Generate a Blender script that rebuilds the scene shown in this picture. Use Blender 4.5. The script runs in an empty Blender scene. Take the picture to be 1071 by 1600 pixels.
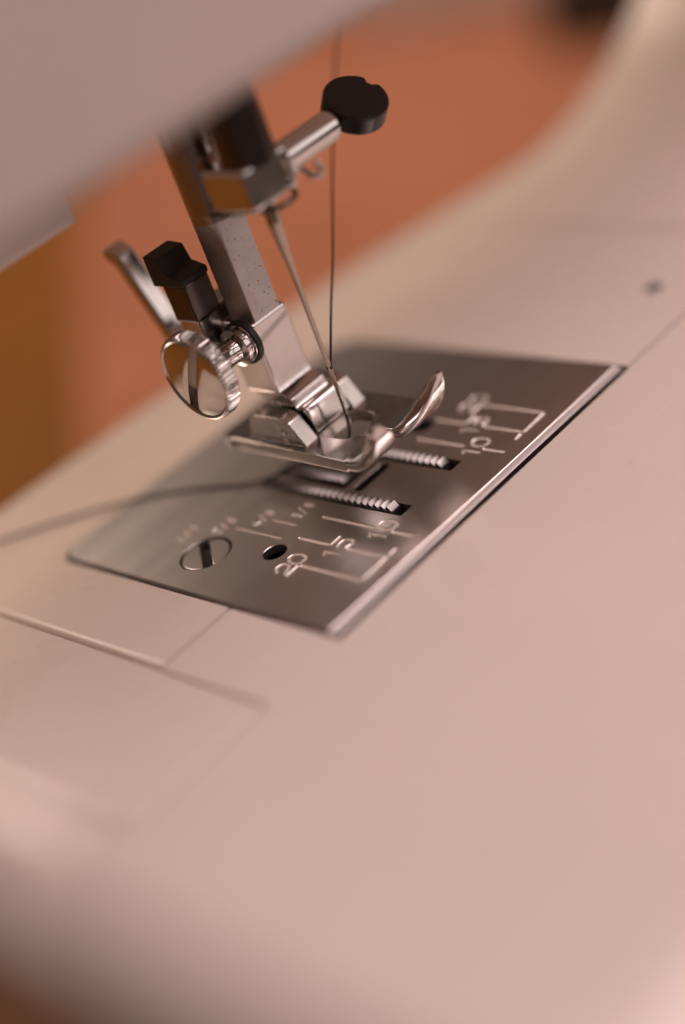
import bpy, bmesh, math, random
from mathutils import Vector, Matrix
from mathutils.geometry import delaunay_2d_cdt

random.seed(7)
scn = bpy.context.scene
COL = scn.collection
MM = 0.001                      # all shapes below are written in millimetres

# ------------------------------------------------------------------ camera
cam_d = bpy.data.cameras.new('camera')
cam = bpy.data.objects.new('camera', cam_d)
COL.objects.link(cam)
scn.camera = cam
cr = Vector((0.64148068, -0.69695975, -0.32054584))
cu = Vector((0.56222819, 0.14284514, 0.81455185))
cf = Vector((0.52192144, 0.70273919, -0.48348282))
m = Matrix((cr, cu, -cf)).transposed().to_4x4()
m.translation = Vector((-124.893, -158.988, 108.036)) * MM
cam.matrix_world = m
cam_d.sensor_fit = 'VERTICAL'
cam_d.sensor_height = 24.0
cam_d.lens = 2561.66 / 1600 * 24.0
cam_d.clip_start = 0.01
cam_d.clip_end = 50
cam_d.dof.use_dof = True
cam_d.dof.focus_distance = 0.2205
cam_d.dof.aperture_fstop = 2.25
cam_d.dof.aperture_blades = 0

# ------------------------------------------------------------------ world, lamps, exposure
world = bpy.data.worlds.new('World')
scn.world = world
world.use_nodes = True
bg = world.node_tree.nodes['Background']
bg.inputs['Color'].default_value = (0.62, 0.44, 0.36, 1)
bg.inputs['Strength'].default_value = 0.13


def area(name, loc, target, size, power, color, size_y=None):
    l = bpy.data.lights.new(name, 'AREA')
    l.energy = power
    l.color = color
    l.shape = 'RECTANGLE'
    l.size = size * MM
    l.size_y = (size_y or size) * MM
    o = bpy.data.objects.new(name, l)
    COL.objects.link(o)
    o.location = Vector(loc) * MM
    o.rotation_euler = (Vector(target) - Vector(loc)).to_track_quat('-Z', 'Y').to_euler()
    return o


area('room_light', (430, -590, 1130), (0, 0, 10), 1500, 20.5, (1.0, 0.79, 0.78), 950)
area('window_light', (700, -1120, 350), (0, 0, 15), 1100, 2.4, (1.0, 0.84, 0.80), 650)
area('back_fill', (5, 700, 880), (80, 120, -20), 600, 10.0, (1.0, 0.76, 0.62))  # added soft source behind the machine, brightens the cloth and plate

scn.view_settings.view_transform = 'Standard'
scn.view_settings.look = 'None'
scn.view_settings.exposure = 0.0
scn.view_settings.gamma = 1.0
scn.view_settings.use_curve_mapping = False


# ------------------------------------------------------------------ materials
def material(name, color, rough=0.4, metal=0.0, noise=0.0, nscale=60, bump=0.0, bscale=400, stretch=(1, 1, 1),
             rough_var=0.0, coat=0.0, spots=None, spec=None, color2=None):
    mt = bpy.data.materials.new(name)
    mt.use_nodes = True
    nt = mt.node_tree
    b = nt.nodes['Principled BSDF']
    b.inputs['Metallic'].default_value = metal
    b.inputs['Roughness'].default_value = rough
    b.inputs['Base Color'].default_value = (*color, 1)
    if coat:
        b.inputs['Coat Weight'].default_value = coat
        b.inputs['Coat Roughness'].default_value = 0.12
    if spec is not None:
        b.inputs['Specular IOR Level'].default_value = spec
    tc = nt.nodes.new('ShaderNodeTexCoord')
    mp = nt.nodes.new('ShaderNodeMapping')
    mp.inputs['Scale'].default_value = stretch
    nt.links.new(tc.outputs['Object'], mp.inputs['Vector'])

    def nz(scale, detail=4):
        n = nt.nodes.new('ShaderNodeTexNoise')
        n.inputs['Scale'].default_value = scale
        n.inputs['Detail'].default_value = detail
        nt.links.new(mp.outputs['Vector'], n.inputs['Vector'])
        return n
    last = None
    if noise or color2:
        n = nz(nscale)
        mx = nt.nodes.new('ShaderNodeMix')
        mx.data_type = 'RGBA'
        c2 = color2 or tuple(max(0, c * (1 - noise)) for c in color)
        mx.inputs[6].default_value = (*color, 1)
        mx.inputs[7].default_value = (*c2, 1)
        rp = nt.nodes.new('ShaderNodeMapRange')
        rp.inputs[1].default_value = 0.35
        rp.inputs[2].default_value = 0.65
        nt.links.new(n.outputs['Fac'], rp.inputs[0])
        nt.links.new(rp.outputs[0], mx.inputs[0])
        last = mx.outputs[2]
        nt.links.new(last, b.inputs['Base Color'])
    if spots:
        sc, thr, dark = spots
        n = nz(sc, 3)
        rp = nt.nodes.new('ShaderNodeMapRange')
        rp.inputs[1].default_value = thr
        rp.inputs[2].default_value = thr + 0.03
        nt.links.new(n.outputs['Fac'], rp.inputs[0])
        mx = nt.nodes.new('ShaderNodeMix')
        mx.data_type = 'RGBA'
        if last:
            nt.links.new(last, mx.inputs[6])
        else:
            mx.inputs[6].default_value = (*color, 1)
        mx.inputs[7].default_value = (*dark, 1)
        nt.links.new(rp.outputs[0], mx.inputs[0])
        nt.links.new(mx.outputs[2], b.inputs['Base Color'])
    if rough_var:
        n = nz(nscale * 1.7)
        rp = nt.nodes.new('ShaderNodeMapRange')
        rp.inputs[1].default_value = 0.3
        rp.inputs[2].default_value = 0.7
        rp.inputs[3].default_value = max(0.02, rough - rough_var)
        rp.inputs[4].default_value = rough + rough_var
        nt.links.new(n.outputs['Fac'], rp.inputs[0])
        nt.links.new(rp.outputs[0], b.inputs['Roughness'])
    if bump:
        n = nz(bscale, 3)
        bp = nt.nodes.new('ShaderNodeBump')
        bp.inputs['Strength'].default_value = bump
        bp.inputs['Distance'].default_value = 0.0001
        nt.links.new(n.outputs['Fac'], bp.inputs['Height'])
        nt.links.new(bp.outputs['Normal'], b.inputs['Normal'])
    return mt


M = {}
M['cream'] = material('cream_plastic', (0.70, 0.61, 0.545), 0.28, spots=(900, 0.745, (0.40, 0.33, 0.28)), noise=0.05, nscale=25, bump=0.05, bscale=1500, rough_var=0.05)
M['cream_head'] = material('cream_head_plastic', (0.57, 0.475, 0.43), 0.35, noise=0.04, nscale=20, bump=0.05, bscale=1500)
M['lever'] = material('lit_lever_plastic', (0.84, 0.75, 0.71), 0.3, noise=0.04, nscale=20)  # paler than the bed, colour makes up for light the head blocks
M['plate'] = material('brushed_plate_steel', (0.70, 0.655, 0.62), 0.31, 1.0, noise=0.05, nscale=60, bump=0.02, bscale=900,
                      stretch=(0.25, 2.2, 1), rough_var=0.015)
M['etched'] = material('etched_steel', (0.85, 0.78, 0.70), 0.8, 1.0, noise=0.1, nscale=900)
M['chrome'] = material('chrome', (0.72, 0.69, 0.67), 0.11, 1.0, noise=0.06, nscale=300, rough_var=0.04, bump=0.006, bscale=700)
M['satin'] = material('satin_steel', (0.66, 0.63, 0.60), 0.24, 1.0, noise=0.1, nscale=400, rough_var=0.06, bump=0.06, bscale=1200)
M['shank'] = material('spotted_steel', (0.62, 0.58, 0.57), 0.48, 1.0, noise=0.12, nscale=300, bump=0.12, bscale=1500,
                      spots=(2300, 0.66, (0.22, 0.19, 0.18)))
M['bar'] = material('dark_bar_steel', (0.15, 0.13, 0.12), 0.22, 1.0, noise=0.15, nscale=300, stretch=(1, 1, 0.2))
M['dog'] = material('feed_dog_steel', (0.30, 0.28, 0.27), 0.35, 1.0, noise=0.2, nscale=500)
M['lip'] = material('lip_steel', (0.45, 0.415, 0.395), 0.36, 1.0, noise=0.08, nscale=300)
M['presser'] = material('presser_bar_steel', (0.46, 0.42, 0.40), 0.2, 1.0, noise=0.12, nscale=300, stretch=(1, 1, 0.15))
M['worn'] = material('worn_foot_steel', (0.60, 0.56, 0.53), 0.2, 1.0, noise=0.10, nscale=250, rough_var=0.05, bump=0.008, bscale=900)
M['needle'] = material('needle_steel', (0.52, 0.46, 0.39), 0.14, 1.0, noise=0.06, nscale=300)
M['black'] = material('black_plastic', (0.010, 0.009, 0.010), 0.2, noise=0.3, nscale=200, bump=0.06, bscale=900)
M['blackmat'] = material('black_matte_plastic', (0.02, 0.018, 0.017), 0.5, noise=0.3, nscale=200, bump=0.2, bscale=900)
M['void'] = material('shade_black', (0.012, 0.010, 0.009), 0.8)  # near-black, shade inside the openings put into the colour
M['thread'] = material('plum_thread', (0.035, 0.012, 0.022), 0.7, noise=0.5, nscale=2500)
M['table'] = material('ochre_table', (0.175, 0.064, 0.006), 0.6, spec=0.15, noise=0.25, nscale=12, stretch=(1, 6, 1), bump=0.1)
M['cloth'] = material('orange_cloth', (0.64, 0.25, 0.125), 0.8, noise=0.22, nscale=7, bump=0.3, bscale=500)
M['pale'] = material('pale_fabric', (0.55, 0.45, 0.42), 0.8, noise=0.15, nscale=30, bump=0.3)
M['dark'] = material('dark_case', (0.03, 0.022, 0.012), 0.6, noise=0.2, nscale=30)
M['green'] = material('green_fabric', (0.10, 0.14, 0.03), 0.8, noise=0.2, nscale=30, bump=0.3)


# ------------------------------------------------------------------ mesh helpers (millimetres)
def obj(name, bm, mat, parent=None, angle=40):
    me = bpy.data.meshes.new(name)
    bmesh.ops.recalc_face_normals(bm, faces=bm.faces)
    for v in bm.verts:
        v.co *= MM
    bm.to_mesh(me)
    bm.free()
    for p in me.polygons:
        p.use_smooth = True
    me.set_sharp_from_angle(angle=math.radians(angle))
    me.materials.append(M[mat])
    o = bpy.data.objects.new(name, me)
    COL.objects.link(o)
    wn = o.modifiers.new('weighted_normal', 'WEIGHTED_NORMAL')
    wn.keep_sharp = True
    wn.weight = 100
    if parent:
        o.parent = parent
        o.matrix_parent_inverse = Matrix.Translation(-world_loc(parent))
    return o


def world_loc(o):
    return o.location.copy() if o.parent is None else Vector((0, 0, 0))


def tag(o, label=None, cat=None, group=None, kind=None):
    if label: o['label'] = label
    if cat: o['category'] = cat
    if group: o['group'] = group
    if kind: o['kind'] = kind
    return o


def bevel(bm, r, seg=3, test=None):
    ed = [e for e in bm.edges if (test is None and len(e.link_faces) == 2 and e.calc_face_angle(0) > 0.3) or (test and test(e))]
    if ed:
        bmesh.ops.bevel(bm, geom=ed, offset=r, segments=seg, profile=0.5, affect='EDGES', clamp_overlap=True)
    return bm


def box(x0, x1, y0, y1, z0, z1, r=0, seg=3):
    bm = bmesh.new()
    bmesh.ops.create_cube(bm, size=1)
    for v in bm.verts:
        v.co = Vector((x0 + (v.co.x + .5) * (x1 - x0), y0 + (v.co.y + .5) * (y1 - y0), z0 + (v.co.z + .5) * (z1 - z0)))
    if r: bevel(bm, r, seg)
    return bm


def prism(poly, a0, a1, axis='x', r=0, seg=3):
    """extrude a polygon; axis x: poly is (y,z); y: (x,z); z: (x,y)"""
    bm = bmesh.new()

    def P(u, v, w):
        return {'x': (w, u, v), 'y': (u, w, v), 'z': (u, v, w)}[axis]
    A = [bm.verts.new(P(u, v, a0)) for u, v in poly]
    B = [bm.verts.new(P(u, v, a1)) for u, v in poly]
    n = len(poly)
    bm.faces.new(A)
    bm.faces.new(B[::-1])
    for i in range(n):
        bm.faces.new((A[i], B[i], B[(i + 1) % n], A[(i + 1) % n]))
    bmesh.ops.recalc_face_normals(bm, faces=bm.faces)
    if r: bevel(bm, r, seg)
    return bm


def lathe(profile, origin, axis, seg=40, bm=None, squash=None):
    """profile: (distance along axis, radius)"""
    bm = bm or bmesh.new()
    ax = Vector(axis).normalized()
    a = ax.orthogonal().normalized()
    b = ax.cross(a)
    o = Vector(origin)
    rings = []
    for t, r in profile:
        if r <= 1e-6:
            rings.append([bm.verts.new(o + ax * t)])
        else:
            rings.append([bm.verts.new(o + ax * t + (a * math.cos(k * 2 * math.pi / seg) + b * math.sin(k * 2 * math.pi / seg)) * r)
                          for k in range(seg)])
    for i in range(len(rings) - 1):
        R, Q = rings[i], rings[i + 1]
        for k in range(seg):
            k2 = (k + 1) % seg
            if len(R) == 1 and len(Q) == 1: continue
            if len(R) == 1: bm.faces.new((R[0], Q[k], Q[k2]))
            elif len(Q) == 1: bm.faces.new((R[k], Q[0], R[k2]))
            else: bm.faces.new((R[k], Q[k], Q[k2], R[k2]))
    for R in (rings[0], rings[-1]):
        if len(R) > 1: bm.faces.new(R)
    return bm


def smooth_path(pts, n=10):
    pts = [Vector(p) for p in pts]
    out = []
    for i in range(len(pts) - 1):
        p0, p1, p2, p3 = pts[max(i - 1, 0)], pts[i], pts[i + 1], pts[min(i + 2, len(pts) - 1)]
        for k in range(n):
            t = k / n
            out.append(0.5 * ((2 * p1) + (p2 - p0) * t + (2 * p0 - 5 * p1 + 4 * p2 - p3) * t * t + (-p0 + 3 * p1 - 3 * p2 + p3) * t ** 3))
    out.append(pts[-1])
    return out


def tube(path, rad, seg=12, bm=None):
    bm = bm or bmesh.new()
    path = [Vector(p) for p in path]
    rings = []
    up = None
    for i, p in enumerate(path):
        t = (path[min(i + 1, len(path) - 1)] - path[max(i - 1, 0)]).normalized()
        if up is None: up = t.orthogonal().normalized()
        up = (up - t * up.dot(t)).normalized()
        s = t.cross(up)
        r = rad(i / (len(path) - 1)) if callable(rad) else rad
        rings.append([bm.verts.new(p + (up * math.cos(2 * math.pi * k / seg) + s * math.sin(2 * math.pi * k / seg)) * r) for k in range(seg)])
    for A, B in zip(rings, rings[1:]):
        for k in range(seg):
            bm.faces.new((A[k], B[k], B[(k + 1) % seg], A[(k + 1) % seg]))
    bm.faces.new(rings[0]); bm.faces.new(rings[-1])
    return bm


def area2(poly):
    return sum(poly[i][0] * poly[(i + 1) % len(poly)][1] - poly[(i + 1) % len(poly)][0] * poly[i][1] for i in range(len(poly)))


def offset_poly(poly, d):
    """move the outline outward (d > 0) or inward"""
    if area2(poly) < 0: poly = poly[::-1]
    out = []
    n = len(poly)
    for i in range(n):
        p0, p1, p2 = (Vector(poly[(i + k) % n]).to_2d() for k in (-1, 0, 1))
        e1 = (p1 - p0).normalized(); e2 = (p2 - p1).normalized()
        n1 = Vector((e1.y, -e1.x)); n2 = Vector((e2.y, -e2.x))
        h = n1 + n2
        h = h / max(0.4, h.dot(n1)) if h.length > 1e-6 else n1
        out.append((p1.x + h.x * d, p1.y + h.y * d))
    return out


def rounded(pts, radii, n=6):
    out = []
    N = len(pts)
    for i in range(N):
        p0, p1, p2 = (Vector(pts[(i + k) % N]) for k in (-1, 0, 1))
        r = radii[i] if isinstance(radii, (list, tuple)) else radii
        if r <= 0:
            out.append(tuple(p1)); continue
        a = (p0 - p1).normalized(); b = (p2 - p1).normalized()
        half = math.acos(max(-1, min(1, a.dot(b)))) / 2
        d = r / math.tan(half)
        c = p1 + (a + b).normalized() * (r / math.sin(half))
        s, e = p1 + a * d - c, p1 + b * d - c
        a0 = math.atan2(s.y, s.x); a1 = math.atan2(e.y, e.x)
        da = (a1 - a0 + math.pi) % (2 * math.pi) - math.pi
        for k in range(n + 1):
            t = a0 + da * k / n
            out.append((c.x + r * math.cos(t), c.y + r * math.sin(t)))
    return out


def circle(cx, cy, r, n=32, ry=None):
    return [(cx + r * math.cos(2 * math.pi * k / n), cy + (ry or r) * math.sin(2 * math.pi * k / n)) for k in range(n)]


def stroke(pts, w, closed=False, cap=5):
    """outline of a pen stroke"""
    pts = [Vector(p) for p in pts]
    L, R = [], []
    for i, p in enumerate(pts):
        t = (pts[min(i + 1, len(pts) - 1)] - pts[max(i - 1, 0)]).normalized()
        nrm = Vector((-t.y, t.x))
        L.append(p + nrm * w / 2); R.append(p - nrm * w / 2)
    t1 = (pts[-1] - pts[-2]).normalized(); t0 = (pts[0] - pts[1]).normalized()

    def capv(c, t):
        a = math.atan2(t.y, t.x)
        return [c + Vector((math.cos(a + math.pi / 2 - math.pi * k / cap), math.sin(a + math.pi / 2 - math.pi * k / cap))) * w / 2 for k in range(1, cap)]
    return [tuple(v) for v in L + capv(pts[-1], t1) + R[::-1] + capv(pts[0], t0)]


def cut_plate(outer, holes, z_top, thick, b_out, b_hole, islands=()):
    """a plate with real openings and chamfered edges. islands: outlines left standing inside a hole"""
    bm = bmesh.new()
    rims = []

    def wall(poly, inset, b, depth):
        a = [bm.verts.new((x, y, z_top)) for x, y in inset]
        c = [bm.verts.new((x, y, z_top - b)) for x, y in poly]
        d = [bm.verts.new((x, y, z_top - depth)) for x, y in poly]
        n = len(poly)
        for i in range(n):
            j = (i + 1) % n
            bm.faces.new((a[i], a[j], c[j], c[i]))
            bm.faces.new((c[i], c[j], d[j], d[i]))
        rims.append(a)
    if area2(outer) < 0: outer = outer[::-1]
    wall(outer, offset_poly(outer, -b_out), b_out, thick)
    for h in holes:
        if area2(h) < 0: h = h[::-1]
        wall(h, offset_poly(h, b_hole), b_hole, thick)
    for h in islands:
        if area2(h) < 0: h = h[::-1]
        wall(h, offset_poly(h, -b_hole * .6), b_hole, thick)
    loops = [[v.co.to_2d() for v in L] for L in rims]
    pts, eds = [], []
    for L in loops:
        k0 = len(pts)
        pts += L
        eds += [(k0 + i, k0 + (i + 1) % len(L)) for i in range(len(L))]
    vo, _, fo, _, _, _ = delaunay_2d_cdt(pts, eds, [], 0, 1e-5)

    def inside(p, L):
        c = False
        for i in range(len(L)):
            a, b = L[i], L[i - 1]
            if (a.y > p.y) != (b.y > p.y) and p.x < (b.x - a.x) * (p.y - a.y) / (b.y - a.y) + a.x: c = not c
        return c
    boxes = [(min(p.x for p in L), max(p.x for p in L), min(p.y for p in L), max(p.y for p in L)) for L in loops]
    nv = [bm.verts.new((p.x, p.y, z_top)) for p in vo]
    for f in fo:
        c = sum((vo[i] for i in f), Vector((0, 0))) / len(f)
        n = sum(inside(c, L) for L, q in zip(loops, boxes) if q[0] <= c.x <= q[1] and q[2] <= c.y <= q[3])
        if n % 2 == 1:
            bm.faces.new([nv[i] for i in f])
    bmesh.ops.remove_doubles(bm, verts=bm.verts[:], dist=1e-4)
    return bm


# ------------------------------------------------------------------ table and things behind the machine
def slab_obj(name, poly, z0, z1, mat, r=1.0):
    return obj(name, prism(poly, z0, z1, 'z', r, 2), mat)


table = tag(slab_obj('table', [(-480, -150), (1500, -150), (1500, 1300), (-480, 1300)], -105, -76, 'table', 2),
            'ochre wooden table top under the sewing machine, out of focus', 'table')

bm = bmesh.new()          # orange cloth, gently rumpled, lying on the table behind the machine
NX, NY = 50, 40
grid = []
for i in range(NX + 1):
    row = []
    for j in range(NY + 1):
        u, v = i / NX, j / NY
        y = 108 + v * 640
        x0 = 5 + (y - 125) * 0.80
        x = x0 + u * (760 - 0.2 * x0)
        z = -75.0 + 1.2 * (1 + math.sin(x * .021 + 2 * math.sin(y * .013))) * min(1, 6 * u)
        row.append(bm.verts.new((x, y, z)))
    grid.append(row)
for i in range(NX):
    for j in range(NY):
        bm.faces.new((grid[i][j], grid[i + 1][j], grid[i + 1][j + 1], grid[i][j + 1]))
bmesh.ops.solidify(bm, geom=bm.faces[:], thickness=0.6)
tag(obj('orange_cloth', bm, 'cloth'), 'plain orange cloth spread on the table behind the machine', 'cloth')


def soft_pile(name, cx, cy, z, w, d, h, rot, mat, label, cat):
    bm = bmesh.new()
    bmesh.ops.create_cube(bm, size=1)
    bmesh.ops.subdivide_edges(bm, edges=bm.edges, cuts=6, use_grid_fill=True)
    R = Matrix.Rotation(math.radians(rot), 3, 'Z')
    for v in bm.verts:
        p = v.co.copy()
        k = 1 - 0.25 * (abs(p.x * 2) ** 4 + abs(p.y * 2) ** 4) * .5
        q = Vector((p.x * w, p.y * d, (p.z + .5) * h * k + 1.5 * math.sin(p.x * 9 + p.y * 7)))
        v.co = R @ q + Vector((cx, cy, z))
    return tag(obj(name, bm, mat, None, 60), label, cat)


soft_pile('folded_fabric', 432, 322, -73, 80, 130, 34, 8, 'pale', 'pale grey pink folded fabric lying far behind on the orange cloth', 'fabric')
soft_pile('dark_case', 366, 220, -73, 44, 50, 34, 12, 'dark', 'small dark brown case beside the machine column, out of focus', 'case')
soft_pile('green_fabric', 412, 212, -73, 30, 40, 46, 5, 'green', 'bit of green fabric behind the dark case by the column', 'fabric')

# ------------------------------------------------------------------ the sewing machine
machine = bpy.data.objects.new('sewing_machine', None)
COL.objects.link(machine)
machine.location = (0, 0, -0.076)
bpy.context.view_layer.update()
tag(machine, 'cream sewing machine with chrome presser foot, needle and steel needle plate', 'sewing machine')

# --- bed: wraps round the needle plate
plate_out = rounded([(-29.7, -19.4), (33.3, -19.4), (33.3, 36.6), (-29.7, 37.6)], [0, 0, 5.0, 3.2])
g = 0.5
bed_poly = [(-43, -0.75), (-29.7 - g, -0.75)]
pl = rounded([(-29.7 - g, -10), (-29.7 - g, 37.6 + g), (33.3 + g, 36.6 + g), (33.3 + g, -21)], [0, 3.4, 5.2, 0])
bed_poly += pl[1:]
bed_poly += [(150, -21), (150, 43), (104, 46), (60, 55), (12, 60), (-43, 63)]
bm = prism(bed_poly, -24, -.3, 'z')


def top_edge(e, z=-.3):
    return all(abs(v.co.z - z) < 1e-4 for v in e.verts)


def is_x(e, x, tol=.02): return all(abs(v.co.x - x) < tol for v in e.verts)
def is_y(e, y, tol=.02): return all(abs(v.co.y - y) < tol for v in e.verts)


bevel(bm, 1.1, 5, lambda e: top_edge(e) and is_x(e, -43))
bevel(bm, 9, 8, lambda e: top_edge(e) and all(v.co.y > 37.9 for v in e.verts) and any(v.co.x > 33.7 or v.co.y > 40 for v in e.verts))
bevel(bm, 0.35, 2, lambda e: top_edge(e) and len(e.link_faces) == 2 and e.calc_face_angle(0) > 1)
bed = obj('bed', bm, 'cream', machine, 50)
# little screw hole in the bed: a black plug, its shade put into the colour
obj('screw_hole_plug', lathe([(-0.4, 1.35), (0.05, 1.35), (0.25, 1.1), (0.25, 0.6), (-0.2, 0.5), (-0.2, 0)], (55.4, -11.4, -.3), (0, 0, 1), 24), 'blackmat', bed)

# --- front cover
fc = [(-43, -1.25), (-29.7 - g, -1.25), (-29.7 - g, -21.45), (150, -21.45), (150, -98), (-83, -98), (-83, -20.9), (-43, -20.9)]
bm = prism(fc, -60, -0.4, 'z')
bevel(bm, 15, 10, lambda e: (top_edge(e, -.4) and (is_y(e, -98) or is_x(e, -83))) or (is_x(e, -83) and is_y(e, -98)))
bevel(bm, 0.3, 3, lambda e: top_edge(e, -.4) and (is_x(e, -43) or is_y(e, -20.9)))
bevel(bm, 0.35, 2, lambda e: top_edge(e, -.4) and len(e.link_faces) == 2 and e.calc_face_angle(0) > 1)
obj('front_cover', bm, 'cream', machine, 50)

# --- left extension, a touch lower, sloping off to its end
prof = [(-43.3, -60), (-43.3, -.6), (-43.4, -0.45), (-43.6, -.38), (-63.5, -.38), (-64.5, -.45), (-65.6, -.75), (-66.8, -1.0), (-67.6, -1.1)]
prof += [(-68 - 15 * math.sin(math.radians(k * 9)), -16.1 + 15 * math.cos(math.radians(k * 9))) for k in range(0, 11)] + [(-83.0, -60)]
bm = prism(prof, -20.4, 62, 'y')
bevel(bm, .3, 3, lambda e: is_y(e, -20.4) and all(v.co.z > -20 for v in e.verts))
obj('bed_extension', bm, 'cream', machine, 30)

# --- base below the bed and column with a sweep into the bed
obj('base', box(-40, 230, -18, 36, -75.9, -24.5, 3), 'cream', machine)
prof = [(74, -0.6), (74, -0.05)]
for x, z in [(88, 0.1), (98, 0.5), (108, 1.4), (118, 3.2), (128, 6.6), (138, 11.5), (147, 18), (154, 26), (160, 38), (163, 52), (164, 70), (164, 150)]:
    prof.append((x, z))
prof += [(260, 150), (260, -60), (150.5, -60), (150.5, -0.6)]
bm = prism(prof, -21, 45.5, 'y')
bevel(bm, 6, 5, lambda e: is_y(e, 45.5) and all(v.co.x < 165 and v.co.z > .2 for v in e.verts))
obj('column', bm, 'cream', machine, 40)

# --- head
bm = box(-150, 260, -24, 66, 63.2, 150)  # left end lengthened out of view to shade the bed extension
bevel(bm, 2.6, 6, lambda e: is_y(e, -24) and all(abs(v.co.z - 63.2) < .01 for v in e.verts))
bevel(bm, 4, 4, lambda e: len(e.link_faces) == 2 and e.calc_face_angle(0) > 1 and all(v.co.z > 64 for v in e.verts))
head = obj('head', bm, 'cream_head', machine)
bm = prism([(20.0, 47.2), (20.0, 52.0), (21.5, 57), (24, 66), (30, 66), (30, 48.5), (28, 46.8), (20.6, 46.6)], -62, -14.6, 'x', .5, 3)
obj('lift_lever', bm, 'lever', machine)

# --- needle plate with real slots, holes and engraved lines
cuts, islands, grooves = [], [], []


def sl(x0, x1, y0, y1, r=.15):
    return rounded([(x0, y0), (x1, y0), (x1, y1), (x0, y1)], r, 3)


cuts.append(sl(-6.7, -4.2, -11.6, 17))
cuts.append(sl(4.2, 6.7, -11.6, 17))
cuts.append(sl(-3.4, 3.4, -1.1, 0.7, .5))
cuts.append(sl(-3.4, 3.4, 2.1, 17))
cuts.append(circle(-18.7, 1.5, 1.75, 28))
cuts.append(circle(13.2, 1.3, 1.75, 28))
cuts.append(circle(-22.1, 12.4, 3.85, 40))
W = 0.6


def line(x0, y0, x1, y1, w=W):
    grooves.append(stroke([(x0, y0), (x1, y1)], w))


def digit(c, cx, cy, h=2.9, w=2.0, s=0.48):
    if c == '0':
        grooves.append(circle(cx, cy, w / 2 + s / 2, 26, h / 2 + s / 4))
        islands.append(circle(cx, cy, w / 2 - s / 2, 26, h / 2 - s * .75))
    elif c == '1':
        grooves.append(stroke([(cx - .55, cy + h / 2 - .55), (cx - .2, cy + h / 2 - .3), (cx + .05, cy + h / 2 - .05), (cx + .08, cy + h / 2 - .6), (cx + .08, cy - h / 2)], s))
    elif c == '5':
        grooves.append(stroke([(cx + w / 2, cy + h / 2), (cx - w / 2 + .25, cy + h / 2)], s))
        pts = [(cx - w / 2 + .05, cy + .15)]
        for k in range(9):
            a = math.radians(125 - k * 32)
            pts.append((cx + math.cos(a) * w / 2, cy - h / 2 + .9 + math.sin(a) * .95))
        grooves.append(stroke(pts, s))
    elif c == '2':
        pts = []
        for k in range(7):
            a = math.radians(170 - k * 35)
            pts.append((cx + math.cos(a) * w / 2, cy + h / 2 - .9 + math.sin(a) * .9))
        pts += [(cx - .1, cy - .45), (cx - w / 2 + .1, cy - h / 2 + .75)]
        grooves.append(stroke(pts, s))
        grooves.append(stroke([(cx - w / 2, cy - h / 2), (cx + w / 2, cy - h / 2)], s))


def small(c, cx, cy, h=1.7, w=1.1, s=0.3):
    if c == '/':
        grooves.append(stroke([(cx - .35, cy - h / 2 - .1), (cx + .35, cy + h / 2 + .1)], s))
    elif c == '8':
        for dy in (.46, -.46):
            grooves.append(circle(cx, cy + dy, w / 2, 16, .43))
            islands.append(circle(cx, cy + dy, w / 2 - s, 12, .43 - s + .02))
    elif c == '3':
        for dy in (.47, -.47):
            grooves.append(stroke([(cx + math.cos(math.radians(a)) * w / 2, cy + dy + math.sin(math.radians(a)) * .36) for a in range(150, -151, -50)][1:6], s))
    elif c == '4':
        grooves.append(stroke([(cx + .25, cy - h / 2), (cx + .25, cy - .55)], s))
        grooves.append(stroke([(cx + .15, cy + h / 2), (cx - .5, cy - .15), (cx + .55, cy - .18)], s))
    elif c == '5':
        grooves.append(stroke([(cx + .5, cy + h / 2), (cx - .35, cy + h / 2)], s))
        grooves.append(stroke([(cx - .45, cy + .3), (cx + .2, cy + .3), (cx + .5, cy - .15), (cx + .2, cy - .7), (cx - .5, cy - .75)], s))
    elif c == '6':
        grooves.append(circle(cx, cy - .4, w / 2, 16, .45))
        islands.append(circle(cx, cy - .4, w / 2 - s, 12, .45 - s + .02))
        grooves.append(stroke([(cx - .45, cy + .25), (cx - .2, cy + .7), (cx + .3, cy + .85)], s))


for s in (-1, 1):
    line(s * 10, 0 if s < 0 else -1.1, s * 10, -9.2)
    line(s * 10, -13.2, s * 10, -16.5)
    line(s * 15, 0 if s < 0 else -.6, s * 15, -5.4)
    line(s * 15, -9.4, s * 15, -15.75)
    line(s * 20, -5.2, s * 20, -15.9)
    line(s * 19.6, -16.45, s * 15.1, -16.45, .55)
    line(s * 14.3, -16.4, s * 13.2, -16.4, .55)
for cx, cy, txt in ((-10.1, -11.3, '10'), (-15.3, -7.5, '15'), (-20.1, -3.2, '20'), (10.2, -11.4, '10'), (14.9, -7.3, '15'), (20, -3.3, '20')):
    digit(txt[0], cx - 1.2, cy)
    digit(txt[1], cx + 1.15, cy)
for k, num in enumerate('3456'):
    cx, cy = -9.55 - 3.175 * k, 4.6 + 5.1 * k
    if num == '6': cy -= .2
    small(num, cx - 1.45, cy)
    small('/', cx - .1, cy)
    small('8', cx + 1.3, cy)
line(-12.7, 7.6, -12.7, 3.2, .32)
line(-15.875, 12.2, -15.875, 3.2, .32)
bm = cut_plate(plate_out, cuts + grooves, 0.0, 1.2, 0.15, 0.06, islands)
plate = obj('needle_plate', bm, 'plate', machine, 25)
bm = bmesh.new()
for gpoly in grooves:
    bm.faces.new([bm.verts.new((x, y, -0.09)) for x, y in offset_poly(gpoly, .02)])
tag(obj('engraving', bm, 'etched', plate), 'engraved seam guide lines and numbers 10, 15 and 20')
bm = prism([(-19.42, -.02), (-20.35, -.42), (-20.35, -.6), (-19.8, -.9), (-19.8, -2.2), (-19.42, -2.2)], -29.6, 33.2, 'x', .08, 2)
obj('front_lip', bm, 'lip', plate)
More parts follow.
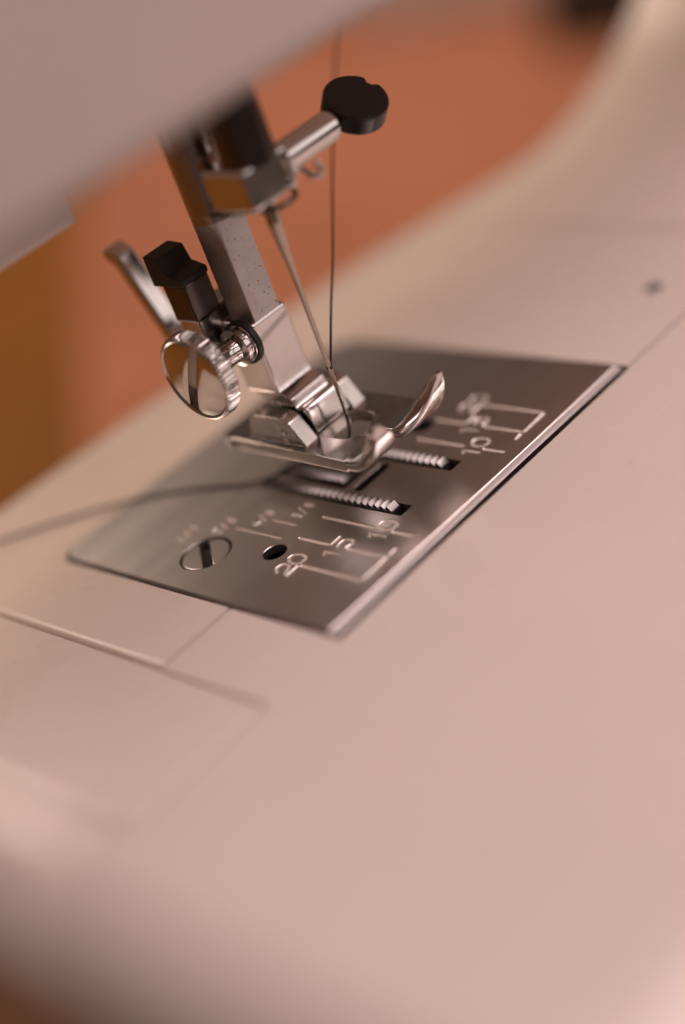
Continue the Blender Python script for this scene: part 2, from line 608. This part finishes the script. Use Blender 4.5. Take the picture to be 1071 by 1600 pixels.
# black slab, its colour stands in for the shade under the plate
obj('pit_shade', box(-28, 32, -18, 35, -9, -6.5), 'void', machine)
for px, py, ang in ((-22.1, 12.4, 52),):
    bm = bmesh.new()
    n = 24
    for sgn in (0, math.pi):
        poly = []
        a0 = math.asin(.75 / 3.5)
        for k in range(n + 1):
            a = a0 + (math.pi - 2 * a0) * k / n + sgn
            poly.append((3.5 * math.cos(a), 3.5 * math.sin(a)))
        b2 = prism(poly, -1.1, -0.12, 'z', .12, 2)
        tmp = bpy.data.meshes.new('t'); b2.to_mesh(tmp); b2.free(); bm.from_mesh(tmp); bpy.data.meshes.remove(tmp)
    R = Matrix.Rotation(math.radians(ang), 3, 'Z')
    for v in bm.verts: v.co = R @ v.co + Vector((px, py, 0))
    obj('plate_screw', bm, 'plate', plate)
    obj('slot_shade', lathe([(-5, 3.45), (-1.13, 3.45)], (px, py, 0), (0, 0, 1), 40), 'void', plate)  # black plug below the head, paints the shade in slot and rim

# --- feed dogs with rows of teeth
tooth_bm = prism([(-.55, 0), (.5, 0), (.32, .62), (.12, .78)], -.85, .85, 'x', .1, 2)
tooth_me = None
for x0, x1, y0, y1, rows in ((-6.35, -4.5, -9.6, 16.4, [-5.42]), (4.5, 6.35, -9.6, 16.4, [5.42]), (-2.6, 2.6, 3.2, 16.2, [-1.6, 1.6])):
    dog = obj('feed_dog', box(x0, x1, y0, y1, -4.5, -.05, .12, 2), 'dog', machine)
    for rx in rows:
        n = int((y1 - y0) / 1.22)
        for k in range(n):
            if tooth_me is None:
                t = obj('tooth', tooth_bm, 'dog', dog)
                tooth_me = t.data
            else:
                t = bpy.data.objects.new('tooth', tooth_me)
                COL.objects.link(t)
                t.parent = dog
            t.location = Vector((rx, y0 + .62 + k * 1.22, -.05)) * MM

# --- needle bar, clamp, screw, needle
obj('needle_bar', lathe([(47.9, 3.6), (75, 3.6)], (0, .2, 0), (0, 0, 1), 48), 'bar', machine)
clamp = obj('needle_clamp', box(-4.3, 4.3, -2.6, 5.6, 42.7, 48.6, .75, 4), 'chrome', machine)
obj('clamp_sleeve', lathe([(3, 2.15), (13.9, 2.15), (14.3, 1.9), (14.3, 0)], (0, 0, 46.1), (1, 0, 0), 40), 'chrome', clamp)
neck = []
for k in range(9):
    neck += [(14.1 + k * .22, 1.05 + .14 * (k % 2))]
neck += [(17, 1.1)]
knob = obj('clamp_screw', lathe(neck, (0, 0, 46.15), (1, 0, 0), 24), 'black', clamp)
# flattened round knob with a notch
pts = []
for k in range(64):
    a = 2 * math.pi * k / 64
    r = 4.45
    da = abs((a - math.radians(12) + math.pi) % (2 * math.pi) - math.pi)
    if da < .13: r -= .75
    elif da < .22: r -= .2
    pts.append((r * math.cos(a) * 1.0, r * math.sin(a) * 1.0))
bm = prism(pts, -1.35, 1.35, 'z', .95, 5)
th = math.radians(35)                       # tilt of the knob about the screw axis
R = Matrix.Rotation(th, 3, 'X')
for v in bm.verts:
    v.co = R @ v.co + Vector((19.6, 0, 46.5))
obj('knob', bm, 'black', clamp)
obj('thread_hook', tube(smooth_path([(4.0, -1.6, 45.2), (5.2, -2.6, 44.3), (5.2, -4.0, 43.5), (5.2, -5.3, 43.4), (5.2, -6.0, 44.1), (5.2, -5.7, 45.6)], 6), .42), 'chrome', clamp)
obj('thread_guide', tube(smooth_path([(3.0, -2.3, 42.5), (1.9, -3.4, 42.2), (-.2, -3.4, 42.1), (-1.5, -2.2, 42.1), (-2.5, 1.5, 42.2), (-3.6, 7.3, 42.2)], 8), .38), 'bar', clamp)
prof = [(43.2, .98), (39.9, .98), (39.2, .92), (35.5, .62), (33.2, .46), (30, .38), (19.5, .36), (18.2, .40), (16.5, .33), (13.2, .30), (11.4, .16), (10.3, .03), (10.25, 0)]
needle = obj('needle', lathe(prof, (0, 0, 0), (0, 0, 1), 24), 'needle', machine)
obj('needle_eye', tube([(-.42, -.02, 18.0), (.42, .02, 17.4)], .16, 10), 'blackmat', needle)

# --- presser bar with its flat shank
n = 48
bm = lathe([(40.5, 3.5), (72, 3.5)], (0, 10.95, 0), (0, 0, 1), 56)
pbar = obj('presser_bar', bm, 'presser', machine)
bm = bmesh.new()
rings = []
for z, cut in ((41.6, 3.5), (40.9, 3.2), (40.1, 2.9), (39.2, 2.65), (38.2, 2.52), (36, 2.5), (22, 2.5)):
    ring = []
    for k in range(64):
        a = 2 * math.pi * k / 64
        x, y = 3.5 * math.cos(a), 10.95 + 3.5 * math.sin(a)
        x = max(-cut, min(cut, x))
        y = max(8.55, min(y, 13.5 if z < 38 else 14.5))
        ring.append(bm.verts.new((x, y, z)))
    rings.append(ring)
for A, B in zip(rings, rings[1:]):
    for k in range(64):
        bm.faces.new((A[k], A[(k + 1) % 64], B[(k + 1) % 64], B[k]))
bm.faces.new(rings[-1]); bm.faces.new(rings[0])
obj('flat_shank', bm, 'shank', pbar, 25)
bm = prism([(-2.42, 8.5), (2.42, 8.5), (2.42, 8.9), (-2.42, 8.9)], 24, 46, 'z', .08, 2)
obj('flat_face', bm, 'shank', pbar)

# --- ankle that carries the foot, with thumb screw, snap block and lever
ankle = obj('foot_holder', box(-3.55, 3.55, 8.35, 14.9, 14.7, 25.7, .62, 4), 'chrome', machine, 35)
prof = [(8.6, 16.5), (8.2, 15.0), (7.0, 14.55), (6.1, 14.0), (5.95, 13.0), (5.5, 12.55), (5.0, 12.6), (4.6, 13.15), (3.9, 13.0), (3.5, 12.5), (3.1, 9.2),
        (3.6, 8.8), (8, 8.9), (9.5, 10), (11, 13), (13.5, 14.8), (13.5, 16.5)]
obj('hinge_block', prism(prof, -3.4, 3.4, 'x', .2, 3), 'chrome', ankle, 35)
ty, tz = 10.6, 23.2
bm = lathe([(3.3, 2.75), (4.1, 2.9), (4.4, 2.75), (4.5, 2.35), (5.0, 2.3), (5.1, 2.7), (5.7, 2.75), (5.9, 2.45), (6.2, 1.9), (7.0, 1.75), (8.6, 1.9), (9.6, 2.5), (11.9, 2.6)], (0, ty, tz), (-1, 0, 0), 40)
screw = obj('thumb_screw', bm, 'chrome', ankle)
obj('gap_ring', lathe([(3.45, 3.25), (4.25, 3.25), (4.3, 2.9)], (0, ty, tz), (-1, 0, 0), 40), 'blackmat', screw)  # black ring added, its colour gives the shade of the gap here
bm = bmesh.new()
NT = 62
rings = []
for x, r0, amp in ((-11.3, 5.6, 0), (-11.5, 6.1, .12), (-11.75, 6.45, .38), (-13.5, 6.45, .38), (-13.8, 6.2, .12), (-13.95, 5.95, 0), (-13.75, 5.65, 0), (-12.3, 5.6, 0)):
    ring = []
    for k in range(NT * 4):
        a = 2 * math.pi * k / (NT * 4)
        r = r0 - amp * (1, .15, 0, .15)[k % 4] * 1.0
        ring.append(bm.verts.new((x, ty + r * math.cos(a), tz + r * math.sin(a))))
    rings.append(ring)
for A, B in zip(rings, rings[1:]):
    for k in range(NT * 4):
        k2 = (k + 1) % (NT * 4)
        bm.faces.new((A[k], B[k], B[k2], A[k2]))
bm.faces.new(rings[0]); bm.faces.new(rings[-1])
obj('knurled_rim', bm, 'chrome', screw, 22)
# two domed halves of the screw head either side of the slot
dv = Vector((6.3, -11.6)).normalized()       # slot direction in (y, z)
nv = Vector((-dv.y, dv.x))
Rf = 5.62
for sgn in (-1, 1):
    bm = bmesh.new()
    top, low = [], []
    NU, NV = 14, 24
    u0 = .85
    for i in range(NU + 1):
        u = u0 + (Rf - .02 - u0) * math.sin(math.pi / 2 * i / NU)
        w = math.sqrt(max(0, Rf * Rf - u * u))
        rt, rl = [], []
        for j in range(NV + 1):
            v = w * math.sin(math.pi * (j / NV - .5))
            rr = (u * u + v * v) / (Rf * Rf)
            h = .4 * (1 - rr ** 1.6)
            if i == 0: h -= .06
            q = nv * (u * sgn) + dv * v
            rt.append(bm.verts.new((-13.75 - h, ty + q.x, tz + q.y)))
            rl.append(bm.verts.new((-12.35, ty + q.x, tz + q.y)))
        top.append(rt); low.append(rl)
    for i in range(NU):
        for j in range(NV):
            bm.faces.new((top[i][j], top[i + 1][j], top[i + 1][j + 1], top[i][j + 1]))
    for j in range(NV):
        bm.faces.new((top[0][j], top[0][j + 1], low[0][j + 1], low[0][j]))
    obj('screw_face', bm, 'chrome', screw, 50)
# snap block behind the shank, black release button, lever
blk = obj('snap_block', box(-7.3, -2.55, 14.0, 19.0, 27.6, 33.6, .6, 4), 'bar', ankle)
obj('snap_bracket', box(-6.8, 2.6, 14.6, 19.0, 20.5, 28.4, .5, 3), 'satin', ankle)
bm = prism([(13.9, 33.3), (13.9, 34.3), (16.6, 35.1), (17.2, 37.5), (20.3, 37.8), (20.4, 33.2)], -7.5, -2.5, 'x', .25, 2)
obj('release_button', bm, 'blackmat', ankle)
bm = prism([(15.5, 19.5), (25.0, 20.2), (27.4, 22.4), (32.2, 34.2), (33.6, 35.2), (33.9, 36.4), (32.6, 37.0), (30.6, 36.0), (25.8, 24.0), (24.0, 22.4), (15.5, 22)], -4.6, -1.4, 'x', .45, 3)
obj('release_lever', bm, 'chrome', ankle, 40)

# --- presser foot: sole, up-curved toes, ears with pin
sole_out = rounded([(-8.0, -6.0), (8.0, -6.0), (8.0, 18.4), (6.0, 20.4), (-6.0, 20.4), (-8.0, 18.4)], [0, 0, 2, 1, 1, 2], 4)
opening = rounded([(-3.3, -2.6), (3.3, -2.6), (3.3, 3.4), (-3.3, 3.4)], 1.2, 5)
# slot from the opening to the front edge, so the outline runs round it
sole = [(-8.0, -6.0)] + [(-1.9, -6.0), (-1.9, -3.2), (-3.0, -2.4), (-3.4, -1.2), (-3.4, 2.2), (-2.6, 3.2), (2.6, 3.2), (3.4, 2.2), (3.4, -1.2), (2.6, -2.4), (0.0, -3.2), (0.0, -6.0)] + [(8.0, -6.0)] + \
    rounded([(8.0, -6.0), (8.0, 18.4), (6.0, 20.4), (-6.0, 20.4), (-8.0, 18.4)], [0, 2, 1, 1, 2], 4)[1:]
bm = prism(sole, 6.9, 8.7, 'z')
bevel(bm, .2, 2, lambda e: top_edge(e, 8.7) or top_edge(e, 6.9))
foot = obj('presser_foot', bm, 'worn', machine, 40)
foot['label'] = 'chrome zigzag presser foot with two upturned toes'


def toe(stations, flip=1):
    """stations: y, z of the under side, inner x, outer x, thickness, tilt of the thickness direction"""
    bm = bmesh.new()
    ys = smooth_path([(s[0], s[1], 0) for s in stations], 6)
    A = smooth_path([(s[2], s[3], s[4]) for s in stations], 6)
    rings = []
    for i, (p, a) in enumerate(zip(ys, A)):
        q0, q1 = ys[max(i - 1, 0)], ys[min(i + 1, len(ys) - 1)]
        t = Vector((q1.x - q0.x, q1.y - q0.y)).normalized()
        nn = Vector((t.y, -t.x))          # towards the upper, rear side
        if nn.y < 0: nn = -nn
        if abs(nn.y) < .3 and nn.x < 0: nn = -nn
        xi, xo, thk = a
        w = (xo - xi)
        c = min(abs(w), thk) * .28 * (1 if w > 0 else -1)
        cc = abs(c)
        ring = []
        for x, h in ((xi, cc), (xi + c * .3, cc * .3), (xi + c, 0), (xo - c, 0), (xo - c * .3, cc * .3), (xo, cc), (xo, thk - cc), (xo - c * .3, thk - cc * .3), (xo - c, thk), (xi + c, thk),
                     (xi + c * .3, thk - cc * .3), (xi, thk - cc)):
            ring.append(bm.verts.new((x, p.x + nn.x * h, p.y + nn.y * h)))
        rings.append(ring)
    for R0, R1 in zip(rings, rings[1:]):
        for k in range(12):
            bm.faces.new((R0[k], R1[k], R1[(k + 1) % 12], R0[(k + 1) % 12]))
    bm.faces.new(rings[0]); bm.faces.new(rings[-1])
    return bm


obj('toe', toe([(-5.9, 6.9, .05, 7.98, 1.8), (-8.0, 7.05, .1, 7.9, 1.8), (-9.8, 7.9, .5, 7.6, 1.8), (-11.6, 9.5, 1.9, 7.4, 2.1), (-12.9, 11.6, 3.3, 7.3, 2.0), (-13.5, 13.5, 4.6, 7.1, 1.5), (-13.65, 14.5, 5.5, 6.7, .8)]), 'chrome', foot, 60)
obj('toe', toe([(-5.9, 6.9, -1.95, -7.98, 1.8), (-8.0, 7.05, -2.0, -7.95, 1.8), (-9.8, 7.9, -2.2, -7.95, 1.8), (-11.6, 9.5, -2.8, -7.8, 2.1), (-12.7, 11.4, -3.7, -7.6, 2.0), (-13.2, 13.2, -5.2, -7.5, 1.6), (-13.35, 14.3, -6.2, -7.2, .9)]), 'chrome', foot, 60)
for s in (-1, 1):
    ear = prism([(14.4, 8.6), (12.8, 12.4), (11.8, 12.8), (6.3, 12.8), (4.9, 12.2), (2.8, 8.6)], s * 3.75, s * 6.4, 'x', .25, 3)
    e = obj('ear', ear, 'satin', foot, 35)
    obj('pin', lathe([(6.2, 1.0), (6.35, 1.0), (6.5, .7), (6.3, .5), (6.6, .3), (6.65, 0)], (0, 6.4, 10.2), (s, 0, 0), 24), 'chrome', e)

# --- threads
tag(obj('needle_thread', tube(smooth_path([(-.1, -.45, 17.7), (0.9, .2, 18.6), (7.6, 4.5, 22.6), (13.4, 7.5, 27.0), (26.4, 14.8, 37.4), (39.5, 22.3, 45.9), (50, 28, 53), (64, 35, 62), (70, 38, 70)], 10), .17, 10), 'thread'),
    'dark plum thread running down into the needle eye', 'thread')
tag(obj('thread_tail', tube(smooth_path([(.3, .5, 17.6), (.4, .7, 14), (.3, .8, 9), (.2, 2.5, 5.5), (-1.5, 8, 3), (-4.5, 14, 1.2), (-7, 19, .45), (-10, 27, .35), (-14.2, 34.7, .35), (-21, 43.5, .3), (-30.3, 52.4, .3), (-38, 60, .2), (-44, 68, -10), (-46, 71, -40)], 8), .21, 8), 'thread'),
    'dark thread tail trailing from under the presser foot across the needle plate', 'thread')
